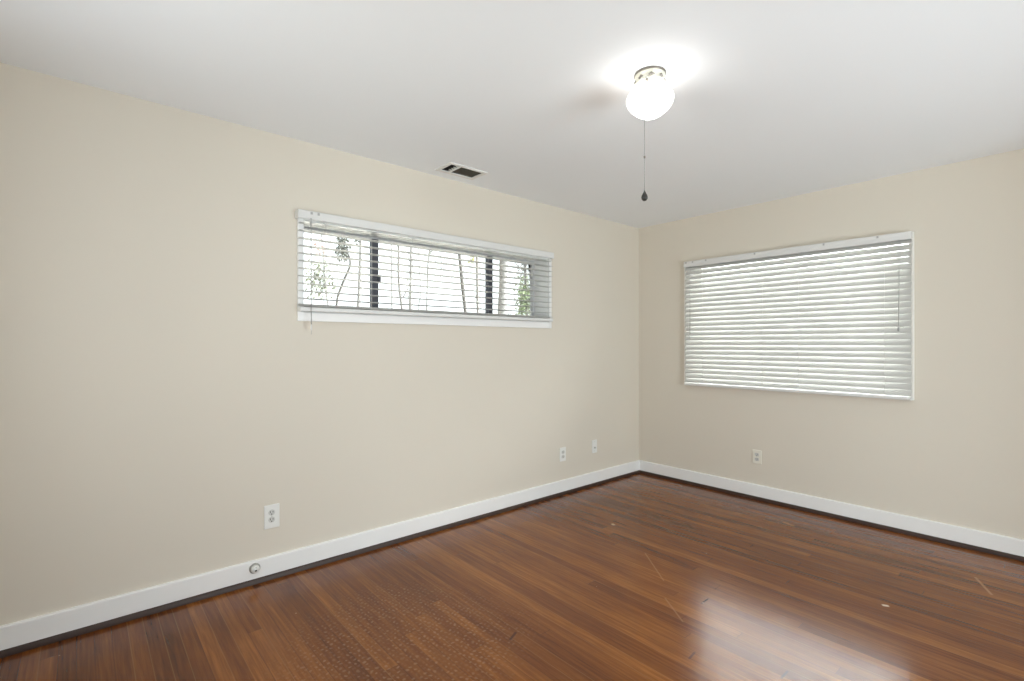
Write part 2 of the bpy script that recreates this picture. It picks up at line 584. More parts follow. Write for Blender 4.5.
mb = MB(); slab_with_holes(mb, X0 - T, T, 0, H, [W1], lambda u, v, t: (u, t, v), 0, T)
mb.build('wall_left', MAT['wall'], kind='structure')
mb = MB(); slab_with_holes(mb, Y0 - T, 0, 0, H, [W2], lambda u, v, t: (t, u, v), 0, T)
mb.build('wall_right', MAT['wall'], kind='structure')
mb = MB(); slab_with_holes(mb, Y0 - T, 0, 0, H, [W3], lambda u, v, t: (t, u, v), X0 - T, X0)
mb.build('wall_back', MAT['wall'], kind='structure')
mb = MB(); slab_with_holes(mb, X0, 0, 0, H, [D1], lambda u, v, t: (u, t, v), Y0 - T, Y0)
mb.build('wall_front', MAT['wall'], kind='structure')
mb = MB(); mb.box((X0 - T, Y0 - T - 1.7, -0.12), (T, T, 0)); mb.build('floor', MAT['floor'], kind='structure')
V = (-2.424, -2.170, -0.262, -0.128)      # vent opening in the ceiling
mb = MB(); slab_with_holes(mb, X0 - T, T, Y0 - T - 1.7, T, [V], lambda u, v, t: (u, v, t), H, H + 0.16)
mb.build('ceiling', MAT['ceiling'], kind='structure')
# unseen stub of hall, added round the fill lamp beyond the opening
mb = MB()
mb.box((X0 - T, Y0 - T - 1.7, 0), (T, Y0 - T - 1.6, H))
mb.box((X0 - T, Y0 - T - 1.6, 0), (X0 - T + 0.1, Y0 - T, H)); mb.box((T - 0.1, Y0 - T - 1.6, 0), (T, Y0 - T, H))
mb.build('wall_hall', MAT['wall'], kind='structure')

# baseboards: flat board with eased top, dark shoe moulding below
BH, BT = 0.122, 0.016
prof = [(0, 0.0), (-BT, 0.0), (-BT, BH - 0.006), (-BT + 0.002, BH - 0.002), (-BT + 0.006, BH), (0, BH)]
mb = MB(); mb.extrude([(p, q) for p, q in prof], 'x', X0, 0); mb.build('baseboard_left', MAT['trim'], kind='structure')
mb = MB(); mb.extrude([(p, q) for p, q in prof], 'y', Y0, -BT); mb.build('baseboard_right', MAT['trim'], kind='structure')
mb = MB(); mb.extrude([(X0 - p, q) for p, q in prof], 'y', Y0, -BT); mb.build('baseboard_back', MAT['trim'], kind='structure')
mb = MB()
mb.extrude([(Y0 - p, q) for p, q in prof], 'x', X0 + BT, D1[0] - 0.07)
mb.extrude([(Y0 - p, q) for p, q in prof], 'x', D1[1] + 0.07, -BT)
mb.build('baseboard_front', MAT['trim'], kind='structure')
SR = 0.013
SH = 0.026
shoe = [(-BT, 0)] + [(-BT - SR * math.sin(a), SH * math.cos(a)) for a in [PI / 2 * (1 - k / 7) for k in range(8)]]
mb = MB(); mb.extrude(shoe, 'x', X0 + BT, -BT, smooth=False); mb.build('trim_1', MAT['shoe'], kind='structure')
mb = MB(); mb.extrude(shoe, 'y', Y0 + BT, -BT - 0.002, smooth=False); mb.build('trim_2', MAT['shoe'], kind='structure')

# trim of the added doorway behind the camera
mb = MB()
for yy in ((Y0, Y0 + 0.018), (Y0 - T - 0.018, Y0 - T)):
    mb.box((D1[0] - 0.07, yy[0], 0), (D1[0], yy[1], D1[3]), 0.003)
    mb.box((D1[1], yy[0], 0), (D1[1] + 0.07, yy[1], D1[3]), 0.003)
    mb.box((D1[0] - 0.07, yy[0], D1[3]), (D1[1] + 0.07, yy[1], D1[3] + 0.07), 0.003)
mb.build('added_door_1', MAT['trim'], kind='structure')


# ------------------------------------------------------------------ windows (setting)
def picture_frame(mb, put, u0, u1, v0, v1, w, t0, t1, bev=0.002, wb=None, wt=None):
    """rectangular frame of width w in (u, v), thickness t0..t1; put maps to world"""
    wb = w if wb is None else wb
    wt = w if wt is None else wt
    for a, b, c, d in ((u0, u0 + w, v0, v1), (u1 - w, u1, v0, v1), (u0 + w, u1 - w, v0, v0 + wb), (u0 + w, u1 - w, v1 - wt, v1)):
        mb.box(put(a, c, t0), put(b, d, t1), bev)


def pL(u, v, t):            # left wall: t runs outward (+y)
    return (u, t, v)


def pR(u, v, t):            # right wall: t runs outward (+x)
    return (t, u, v)


# window in the left wall
x0, x1, z0, z1 = W1
mb = MB()
picture_frame(mb, pL, x0 - 0.031, x1 + 0.031, z0 - 0.050, z1 + 0.032, 0.031, -0.020, 0.0, 0.003, wb=0.050, wt=0.032)
JL = 0.006
picture_frame(mb, pL, x0, x1, z0, z1, JL, 0.0, T, 0.0)
win1 = mb.build('window_1', MAT['trim'], kind='structure')
g0, g1 = 0.150, 0.185
mb = MB(); picture_frame(mb, pL, x0 + JL, x1 - JL, z0 + JL, z1 - JL, 0.020, g0, g1, 0.002, wb=0.050, wt=0.012)
fr1 = mb.build('window_frame', MAT['alu'], win1)
zg0, zg1 = z0 + JL + 0.050, z1 - JL - 0.012
for xm in (-2.752, -1.782):
    mb = MB()
    mb.box((xm - 0.023, g0 - 0.004, zg0), (xm + 0.023, g1, zg1), 0.003)
    mu = mb.build('mullion', MAT['dark_alu'], win1)
    if xm < -2:
        mb = MB(); mb.box((xm + 0.012, g0 - 0.022, 1.685), (xm + 0.032, g0 - 0.004, 1.730), 0.004)
        mb.build('sash_latch', MAT['dark_alu'], mu)
for a, b in ((x0 + JL + 0.020, -2.775), (-2.729, -1.805), (-1.759, x1 - JL - 0.020)):
    mb = MB(); mb.box((a, 0.166, zg0), (b, 0.170, zg1)); mb.build('pane', MAT['glass'], win1)

# window in the right wall
y0, y1, z0, z1 = W2
mb = MB()
picture_frame(mb, pR, y0 - 0.026, y1 + 0.030, z0 - 0.030, z1 + 0.007, 0.026, -0.024, 0.0, 0.003, wb=0.030, wt=0.007)
picture_frame(mb, pR, y0, y1, z0, z1, JL, 0.0, T, 0.0)
win2 = mb.build('window_2', MAT['casing'], kind='structure')
mb = MB(); picture_frame(mb, pR, y0 + JL, y1 - JL, z0 + JL, z1 - JL, 0.026, g0, g1, 0.002, wt=0.014)
mb.build('window_frame', MAT['alu'], win2)
mb = MB(); mb.box((0.166, y0 + JL + 0.026, z0 + JL + 0.026), (0.170, y1 - JL - 0.026, z1 - JL - 0.014)); mb.build('pane', MAT['glass'], win2)

# plain unseen window, added behind the camera to bring in fill light
y0, y1, z0, z1 = W3
pB = lambda u, v, t: (X0 - t, u, v)
mb = MB()
picture_frame(mb, pB, y0 - 0.055, y1 + 0.055, z0 - 0.055, z1 + 0.055, 0.055, -0.018, 0.0, 0.003)
picture_frame(mb, pB, y0, y1, z0, z1, JL, 0.0, T, 0.0)
win3 = mb.build('added_window_3', MAT['trim'], kind='structure')
mb = MB(); picture_frame(mb, pB, y0 + JL, y1 - JL, z0 + JL, z1 - JL, 0.030, g0, g1, 0.002)
mb.build('window_frame', MAT['alu'], win3)
mb = MB(); mb.box((X0 - 0.170, y0 + JL + 0.030, z0 + JL + 0.030), (X0 - 0.166, y1 - JL - 0.030, z1 - JL - 0.030)); mb.build('pane', MAT['glass'], win3)


# ------------------------------------------------------------------ venetian blinds
def slat_profile(width, tilt, thick=0.0026, crown=0.0022, n=8):
    """closed (depth, height) profile; depth positive = into the room; tilt lowers the room edge"""
    top, bot = [], []
    for k in range(n + 1):
        s = -width / 2 + width * k / n
        c = crown * (1 - (2 * s / width) ** 2)
        top.append((s, c + thick / 2)); bot.append((s, c - thick / 2))
    pts = top + bot[::-1]
    ct, st = math.cos(tilt), math.sin(tilt)
    return [(p * ct + q * st, -p * st + q * ct) for p, q in pts]


def make_blind(root, put, a0, a1, z_top, rail_h, zs, tilt, z_bot, bot_h, ladders, clips, depth=0.034, d_front=0.060, inset=0.012):
    """put(u, d, z) -> world point; u along the wall, d out of the wall into the room"""
    flat = lambda pts: [put(*p) for p in pts]

    def bar(mb, prof, u0, u1):
        n = len(prof)
        va = flat([(u0, p, q) for p, q in prof]); vb = flat([(u1, p, q) for p, q in prof])
        mb.add(va + vb, [(i, (i + 1) % n, n + (i + 1) % n, n + i) for i in range(n)])
        mb.add(va + vb, [tuple(range(n - 1, -1, -1)), tuple(range(n, 2 * n))])

    # headrail: U channel with a valance lip at its front
    zt, zb = z_top, z_top - rail_h
    mb = MB()
    bar(mb, [(d_front - 0.010, zb + 0.012), (d_front - 0.010, zt - 0.004), (0.024, zt - 0.004), (0.024, zb + 0.012),
             (0.027, zb + 0.012), (0.027, zt - 0.007), (d_front - 0.013, zt - 0.007), (d_front - 0.013, zb + 0.012)], a0 + 0.006, a1 - 0.006)
    for e in (a0 + 0.006, a1 - 0.009):
        bar(mb, [(0.026, zb + 0.012), (d_front - 0.011, zb + 0.012), (d_front - 0.011, zt - 0.005), (0.026, zt - 0.005)], e, e + 0.003)
    mb.build('headrail', MAT['rail'], root)
    mb = MB()
    bar(mb, [(d_front - 0.006, zb), (d_front - 0.002, zb), (d_front, zb + 0.003), (d_front - 0.001, zb + rail_h * 0.5), (d_front, zt - 0.004),
             (d_front - 0.003, zt), (d_front - 0.008, zt), (d_front - 0.008, zb + 0.004)], a0, a1)
    for e in (a0, a1 - 0.004):
        bar(mb, [(0.001, zb), (d_front - 0.006, zb), (d_front - 0.006, zt), (0.001, zt)], e, e + 0.004)
    val = mb.build('valance', MAT['rail'], root)
    for u in clips:
        mb = MB()
        c = flat([(u - 0.006, d_front - 0.002, zt - 0.020), (u + 0.006, d_front + 0.003, zt - 0.006)])
        mb.box(c[0], c[1], 0.001)
        mb.build('valance_clip', MAT['clip'], val)
    # slats
    s0, s1 = a0 + inset, a1 - inset
    for z in zs:
        prof = [(depth + p, z + q) for p, q in slat_profile(0.050, tilt)]
        mb = MB()
        n = len(prof)
        va = flat([(s0, p, q) for p, q in prof]); vb = flat([(s1, p, q) for p, q in prof])
        mb.add(va + vb, [(i, (i + 1) % n, n + (i + 1) % n, n + i) for i in range(n)], True)
        mb.add(va + vb, [tuple(range(n - 1, -1, -1)), tuple(range(n, 2 * n))])
        o = mb.build('slat', MAT['slat'], root, origin=put((s0 + s1) / 2, depth, z))
        o.data.set_sharp_from_angle(angle=0.7)
    # bottom rail
    mb = MB()
    d0, d1 = depth - 0.024, depth + 0.025
    bar(mb, [(d0, z_bot + 0.003), (d0 + 0.004, z_bot), (d1 - 0.004, z_bot), (d1, z_bot + 0.003), (d1 + 0.001, z_bot + bot_h * 0.5),
             (d1, z_bot + bot_h - 0.003), (d1 - 0.004, z_bot + bot_h), (d0 + 0.004, z_bot + bot_h), (d0, z_bot + bot_h - 0.003)], s0, s1)
    br = mb.build('bottom_rail', MAT['rail'], root)
    # ladder cords: front and rear strings with a rung under every slat
    for u in ladders:
        mb = MB()
        ct, st = math.cos(tilt), math.sin(tilt)
        hw = 0.0262
        f = (depth + hw * ct, -hw * st); r = (depth - hw * ct, hw * st)
        for d in (f, r):
            mb.tube(flat([(u, d[0], z_bot + bot_h * 0.9), (u, d[0], zb + 0.014)]), 0.0008, 6)
        for z in zs:
            zz = z - 0.0022
            mb.tube(flat([(u, f[0], zz + f[1]), (u, r[0], zz + r[1])]), 0.0006, 5)
        mb.build('ladder_cord', MAT['cord'], root)
        mb = MB()
        c0 = put(u, depth + 0.006, z_bot - 0.0025)
        mb.lathe([(0.005, 0.0), (0.006, 0.001), (0.006, 0.003)], c0, 12)
        mb.build('rail_plug', MAT['rail'], br)
    return root


PITCH = 0.0424
# --- left wall blind: slats turned open
bl = thing('venetian_blind', 'white venetian blind with slats open, over the long narrow window looking onto trees',
           'blind', (-2.29, -0.034, 1.4655))
pBL = lambda u, d, z: (u, -d, z)
zs = [1.962 - PITCH * k for k in range(11)]
stack = [1.4955 + 0.0046 * k for k in range(3)]
make_blind(bl, pBL, -3.308, -1.278, 2.034, 0.048, zs + stack[::-1], math.radians(-1), 1.4660, 0.0245,
           (-3.150, -2.874, -2.590, -2.006, -1.494), (-3.235, -3.196), depth=0.034)
mb = MB(); mb.tube([(-3.240, -0.063, 1.992), (-3.240, -0.0655, 1.70), (-3.239, -0.066, 1.392)], 0.0026, 8)
mb.build('lift_cord', MAT['grey_cord'], bl)
mb = MB(); mb.lathe([(0.0015, 0.0), (0.0042, -0.006), (0.0050, -0.026), (0.0035, -0.034), (0.0010, -0.036)], (-3.239, -0.066, 1.394), 12)
mb.build('tassel', MAT['cord'], bl)
mb = MB(); mb.tube([(-3.239, -0.066, 1.360), (-3.2395, -0.066, 1.335)], 0.0010, 6)
mb.build('cord_tail', MAT['grey_cord'], bl)

# --- right wall blind: slats turned closed
br_ = thing('venetian_blind', 'white venetian blind with slats closed, over the large window on the far wall',
            'blind', (-0.034, -1.345, 0.905))
pBR = lambda u, d, z: (-d, u, z)
zs2 = [1.974 - PITCH * k for k in range(25)]
make_blind(br_, pBR, -2.171, -0.522, 2.033, 0.053, zs2, math.radians(61), 0.9060, 0.0240,
           (-0.699, -1.213, -1.480, -2.021), (-0.545, -0.610, -0.735, -1.155, -1.655, -1.985), depth=0.034, inset=0.004)
mb = MB(); mb.tube([(-0.064, -0.588, 1.985), (-0.0655, -0.588, 1.60), (-0.066, -0.588, 1.362)], 0.0018, 8)
mb.build('tilt_cord', MAT['grey_cord'], br_)
mb = MB(); mb.lathe([(0.0012, 0.0), (0.0036, -0.006), (0.0042, -0.022), (0.0010, -0.028)], (-0.066, -0.588, 1.364), 12)
mb.build('tassel', MAT['cord'], br_)
for dy in (0.0, 0.006):
    mb = MB(); mb.tube([(-0.064, -2.100 - dy, 1.985), (-0.0655, -2.102 - dy, 1.7), (-0.066, -2.103, 1.400)], 0.0012, 8)
    mb.build('lift_cord', MAT['grey_cord'], br_)
mb = MB(); mb.lathe([(0.0016, 0.0), (0.0062, -0.008), (0.0080, -0.026), (0.0050, -0.034), (0.001, -0.036)], (-0.067, -2.103, 1.404), 12)
mb.tube([(-0.067, -2.103, 1.396), (-0.066, -2.125, 1.400), (-0.0655, -2.130, 1.392)], 0.0012, 6)
mb.build('tassel', MAT['clip'], br_)


# ------------------------------------------------------------------ ceiling light
LC = Vector((-2.374, -1.700, H))
lt = thing('ceiling_light', 'white schoolhouse ceiling light with ornate cream canopy and hanging pull chain', 'light', LC)
mb = MB()
mb.lathe([(0.0655, 0.0), (0.0665, -0.003), (0.0665, -0.007), (0.0640, -0.009)], LC, 48)
mb.build('canopy_rim', MAT['bronze'], lt)
mb = MB()
emb = lambda a, h: (0.030 * max(0.0, math.cos(8 * a)) + 0.012 * math.cos(16 * a)) if -0.046 < h < -0.016 else 0.0
mb.lathe([(0.0630, -0.008), (0.0640, -0.012), (0.0610, -0.016), (0.0585, -0.020), (0.0580, -0.026), (0.0590, -0.032), (0.0610, -0.038),
          (0.0620, -0.043), (0.0600, -0.047), (0.0565, -0.050), (0.0555, -0.058), (0.0560, -0.062)], LC, 96, ripple=emb)
can = mb.build('canopy', MAT['canopy'], lt)
for k in range(8):                      # small cast leaves round the canopy
    a = 2 * PI * (k + 0.5) / 8 + 0.3
    d = Vector((math.cos(a), math.sin(a), 0)); s = Vector((-math.sin(a), math.cos(a), 0))
    mb = MB()
    c = LC + d * 0.0600 + Vector((0, 0, -0.033))
    up = Vector((0, 0, 1))
    mb.add([c + up * 0.013, c + s * 0.014 + up * 0.003, c - up * 0.013, c - s * 0.014 + up * 0.003, c + d * 0.0065 + up * 0.001, c - d * 0.006],
           [(0, 1, 4), (1, 2, 4), (2, 3, 4), (3, 0, 4), (1, 0, 5), (2, 1, 5), (3, 2, 5), (0, 3, 5)])
    mb.build('cast_leaf', MAT['bronze'], can)
for k in range(3):                      # thumb screws that hold the glass
    a = 2 * PI * k / 3 + 3.55
    d = Vector((math.cos(a), math.sin(a), 0))
    mb = MB()
    c = LC + Vector((0, 0, -0.055))
    mb.tube([c + d * 0.050, c + d * 0.066], 0.0022, 8)
    mb.lathe([(0.0, 0.064), (0.0048, 0.065), (0.0052, 0.068), (0.0048, 0.071), (0.0, 0.072)], c, 12, axis=d)
    mb.build('thumb_screw', MAT['bronze'], lt)
mb = MB()
lobes = lambda a, h: 0.018 * math.cos(6 * a) * (1.0 if h < -0.075 else 0.0)
gp = [(0.0500, -0.052), (0.0500, -0.060), (0.0530, -0.064), (0.0680, -0.069), (0.0860, -0.078), (0.0985, -0.091), (0.1040, -0.107), (0.1030, -0.122),
      (0.0970, -0.138), (0.0860, -0.154), (0.0700, -0.168), (0.0520, -0.180), (0.0340, -0.189), (0.0190, -0.195), (0.0110, -0.199), (0.0, -0.201)]
gp = [(r * (0.93 if h < -0.066 else 1.0), -0.064 + (h + 0.064) * 0.95) for r, h in gp]
mb.lathe(gp, LC, 48, ripple=lobes)
mb.build('globe', MAT['globe'], lt)
# pull chain: out of the canopy, over the shoulder of the glass, then straight down
to_cam = Vector((CAM.x - LC.x, CAM.y - LC.y, 0)).normalized()
side = Vector((-to_cam.y, to_cam.x, 0))
cd = (to_cam * 0.93 - side * 0.18)
cd.normalize()
p0 = LC + cd * 0.058 + Vector((0, 0, -0.040))
p1 = LC + cd * 0.090 + Vector((0, 0, -0.052))
p2 = LC + cd * 0.110 + Vector((0, 0, -0.088))
p3 = LC + cd * 0.112 + Vector((0, 0, -0.130))
end = Vector((p3.x, p3.y, 1.907))
mid = Vector((p3.x, p3.y, 2.046))
mb = MB(); mb.tube([p0, p1, p2, p3, mid, end], 0.0010, 8)
z = p3.z
while z > end.z:                        # the beads
    mb.lathe([(0.0, 0.0016), (0.0012, 0.0011), (0.0016, 0.0), (0.0012, -0.0011), (0.0, -0.0016)], (p3.x, p3.y, z), 8)
    z -= 0.0062
ch = mb.build('pull_chain', MAT['chain'], lt)
mb = MB(); mb.lathe([(0.0, 0.006), (0.0028, 0.005), (0.0036, 0.0), (0.0028, -0.005), (0.0, -0.006)], mid, 12)
mb.build('chain_connector', MAT['bronze'], ch)
mb = MB(); mb.lathe([(0.0014, 0.004), (0.0030, -0.002), (0.0062, -0.008), (0.0110, -0.017), (0.0132, -0.025), (0.0118, -0.033), (0.0070, -0.0390), (0.0, -0.0410)], end, 20)
mb.build('pull_knob', MAT['knob'], ch)

# ------------------------------------------------------------------ ceiling vent
vx0, vx1, vy0, vy1 = V
vt = thing('air_vent', 'small white air register with dark openings, in the ceiling above the long narrow window', 'vent', ((vx0 + vx1) / 2, (vy0 + vy1) / 2, H))
mb = MB()
zc, zf = H, H - 0.008
ow = 0.024
xd0, xd1 = vx0 + 0.062, vx0 + 0.076
for a, b in (((vx0 - ow, vy0 - ow), (vx1 + ow, vy0)), ((vx0 - ow, vy1), (vx1 + ow, vy1 + ow)), ((vx0 - ow, vy0), (vx0, vy1)), ((vx1, vy0), (vx1 + ow, vy1))):
    mb.box((a[0], a[1], zf), (b[0], b[1], zc), 0.0025)
mb.build('frame', MAT['vent'], vt)
mb = MB(); mb.box((xd0, vy0, zf), (xd1, vy1, zc + 0.012), 0.002); mb.build('divider', MAT['vent'], vt)
mb = MB()
for a, b in (((vx0, vy0, zc), (vx0 + 0.002, vy1, zc + 0.155)), ((vx1 - 0.002, vy0, zc), (vx1, vy1, zc + 0.155)),
             ((vx0 + 0.002, vy0, zc), (vx1 - 0.002, vy0 + 0.002, zc + 0.155)), ((vx0 + 0.002, vy1 - 0.002, zc), (vx1 - 0.002, vy1, zc + 0.155)),
             ((vx0, vy0, zc + 0.155), (vx1, vy1, zc + 0.158))):
    mb.box(a, b)
mb.build('duct_collar', MAT['duct'], vt)
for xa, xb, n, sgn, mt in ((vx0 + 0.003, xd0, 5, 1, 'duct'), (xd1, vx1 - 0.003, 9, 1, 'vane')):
    for k in range(n):
        yc = vy0 + (k + 0.5) * (vy1 - vy0) / n
        t = math.radians(38) * sgn
        w = 0.0085
        c, s = math.cos(t) * w, math.sin(t) * w
        mb = MB()
        nrm = (-math.sin(t) * 0.0008, math.cos(t) * 0.0008)
        q = [(yc - c - nrm[0], zc + 0.004 - s - nrm[1]), (yc + c - nrm[0], zc + 0.004 + s - nrm[1]), (yc + c + nrm[0], zc + 0.004 + s + nrm[1]), (yc - c + nrm[0], zc + 0.004 - s + nrm[1])]
        mb.extrude(q, 'x', xa, xb)
        mb.build('vane', MAT[mt], vt)


# ------------------------------------------------------------------ outlets
def plate_box(mb, put, u, z, w, h, d0, d1, bev):
    a, b = put(u - w / 2, d0, z - h / 2), put(u + w / 2, d1, z + h / 2)
    mb.box(a, b, bev)


def disc(mb, put, u, z, r, d0, d1, seg=14, sx=1.0):
    va = [put(u + r * sx * math.cos(2 * PI * k / seg), d0, z + r * math.sin(2 * PI * k / seg)) for k in range(seg)]
    vb = [put(u + r * sx * math.cos(2 * PI * k / seg), d1, z + r * math.sin(2 * PI * k / seg)) for k in range(seg)]
    mb.add(va + vb, [(k, (k + 1) % seg, seg + (k + 1) % seg, seg + k) for k in range(seg)] + [tuple(range(seg, 2 * seg)), tuple(range(seg - 1, -1, -1))])


def duplex_outlet(put, u, z, label, w=0.072, h=0.117, plate='plate', group=None):
    t = thing('wall_outlet', label, 'outlet', put(u, 0, z), group)
    mb = MB(); plate_box(mb, put, u, z, w, h, 0.0, 0.0065, 0.0022); mb.build('cover_plate', MAT[plate], t)
    for s in (-1, 1):
        zz = z + s * 0.0195
        mb = MB()
        pts = []
        for k in range(28):
            a = 2 * PI * k / 28
            pts.append((u + max(-0.0172, min(0.0172, 0.0195 * math.cos(a))), zz + max(-0.0135, min(0.0135, 0.0172 * math.sin(a)))))
        n = len(pts)
        va = [put(p, 0.006, q) for p, q in pts]; vb = [put(p, 0.0085, q) for p, q in pts]
        mb.add(va + vb, [(k, (k + 1) % n, n + (k + 1) % n, n + k) for k in range(n)] + [tuple(range(n, 2 * n)), tuple(range(n - 1, -1, -1))])
        r = mb.build('receptacle', MAT['socket'], t)
        mb = MB()
        for du, hh in ((-0.0063, 0.0085), (0.0063, 0.0070)):
            plate_box(mb, put, u + du, zz + 0.003, 0.0022, hh, 0.008, 0.0088, 0)
        disc(mb, put, u, zz - 0.0072, 0.0026, 0.008, 0.0088)
        mb.build('slots', MAT['slot'], r)
    mb = MB(); disc(mb, put, u, z, 0.0032, 0.006, 0.0076); mb.build('screw', MAT['screw'], t)
    return t


duplex_outlet(pBL, -1.113, 0.340, 'white outlet on the long wall below the right end of its window')
duplex_outlet(pBR, -1.151, 0.350, 'ivory outlet on the far wall below the closed blind', plate='plate_warm', w=0.072, h=0.112)

# nearest outlet: a large plate with a single receptacle in it
u, z = -3.430, 0.337
t = thing('wall_outlet', 'large white outlet plate near the camera, above the round jack on the baseboard', 'outlet', pBL(u, 0, z))
mb = MB(); plate_box(mb, pBL, u, z, 0.079, 0.128, 0.0, 0.0075, 0.0025); mb.build('cover_plate', MAT['plate'], t)
for s in (-1, 1):
    zz = z + 0.003 + s * 0.0195
    mb = MB(); disc(mb, pBL, u - 0.002, zz, 0.0165, 0.007, 0.0092, 24)
    r = mb.build('receptacle', MAT['socket'], t)
    mb = MB()
    for du, hh in ((-0.0066, 0.0105), (0.0066, 0.0085)):
        plate_box(mb, pBL, u - 0.002 + du, zz + 0.003, 0.0030, hh, 0.009, 0.0096, 0)
    disc(mb, pBL, u - 0.002, zz - 0.0085, 0.0032, 0.009, 0.0096)
    mb.build('slots', MAT['slot'], r)
mb = MB(); disc(mb, pBL, u - 0.002, z + 0.003, 0.0032, 0.007, 0.0086); mb.build('screw', MAT['screw'], t)

# cable plate nearest the corner
u, z = -0.695, 0.352
t = thing('cable_plate', 'narrow white cable plate on the long wall, closest to the room corner', 'cable plate', pBL(u, 0, z))
mb = MB(); plate_box(mb, pBL, u, z, 0.066, 0.118, 0.0, 0.0065, 0.0022); mb.build('cover_plate', MAT['plate'], t)
mb = MB()
disc(mb, pBL, u, z - 0.012, 0.0085, 0.006, 0.009, 6)
disc(mb, pBL, u, z - 0.012, 0.0052, 0.009, 0.017, 14)
mb.build('coax_jack', MAT['screw'], t)
for s in (-1, 1):
    mb = MB(); disc(mb, pBL, u, z + s * 0.041, 0.0030, 0.006, 0.0074); mb.build('screw', MAT['screw'], t)

# round jack on the baseboard
u, z = -3.519, 0.083
pBB = lambda a, d, c: (a, -BT - d, c)
t = thing('phone_jack', 'small round white jack fixed to the baseboard below the nearest outlet', 'phone jack', pBB(u, 0, z))
mb = MB()
mb.lathe([(0.0270, 0.0), (0.0275, 0.003), (0.0255, 0.008), (0.0225, 0.009)], pBB(u, 0, z), 28, axis=(0, -1, 0))
mb.build('base_shadow_ring', MAT['shadow_ring'], t)  # shadow round the jack, put into the grey of its outer ring
mb = MB()
mb.lathe([(0.0205, 0.008), (0.0205, 0.019), (0.0185, 0.022), (0.0, 0.0225)], pBB(u, 0, z), 28, axis=(0, -1, 0))
mb.build('jack_body', MAT['plate'], t)
mb = MB(); plate_box(mb, pBB, u + 0.001, z - 0.007, 0.010, 0.008, 0.0215, 0.0232, 0.0005); mb.build('jack_port', MAT['slot'], t)
mb = MB(); disc(mb, pBB, u + 0.002, z + 0.010, 0.0034, 0.0215, 0.0236); mb.build('screw', MAT['screw'], t)

# ------------------------------------------------------------------ outside the windows
GZ = -0.45
mb = MB()
N = 24
gv = []
for i in range(N + 1):
    for j in range(N + 1):
        X, Y = -30 + 60 * i / N, -30 + 62 * j / N
        gv.append((X, Y, GZ - 0.15 + 0.12 * math.sin(X * 0.5 + 1) * math.cos(Y * 0.4)))
mb.add(gv, [(i * (N + 1) + j, (i + 1) * (N + 1) + j, (i + 1) * (N + 1) + j + 1, i * (N + 1) + j + 1) for i in range(N) for j in range(N)], True)
mb.build('ground', MAT['ground'], kind='structure')


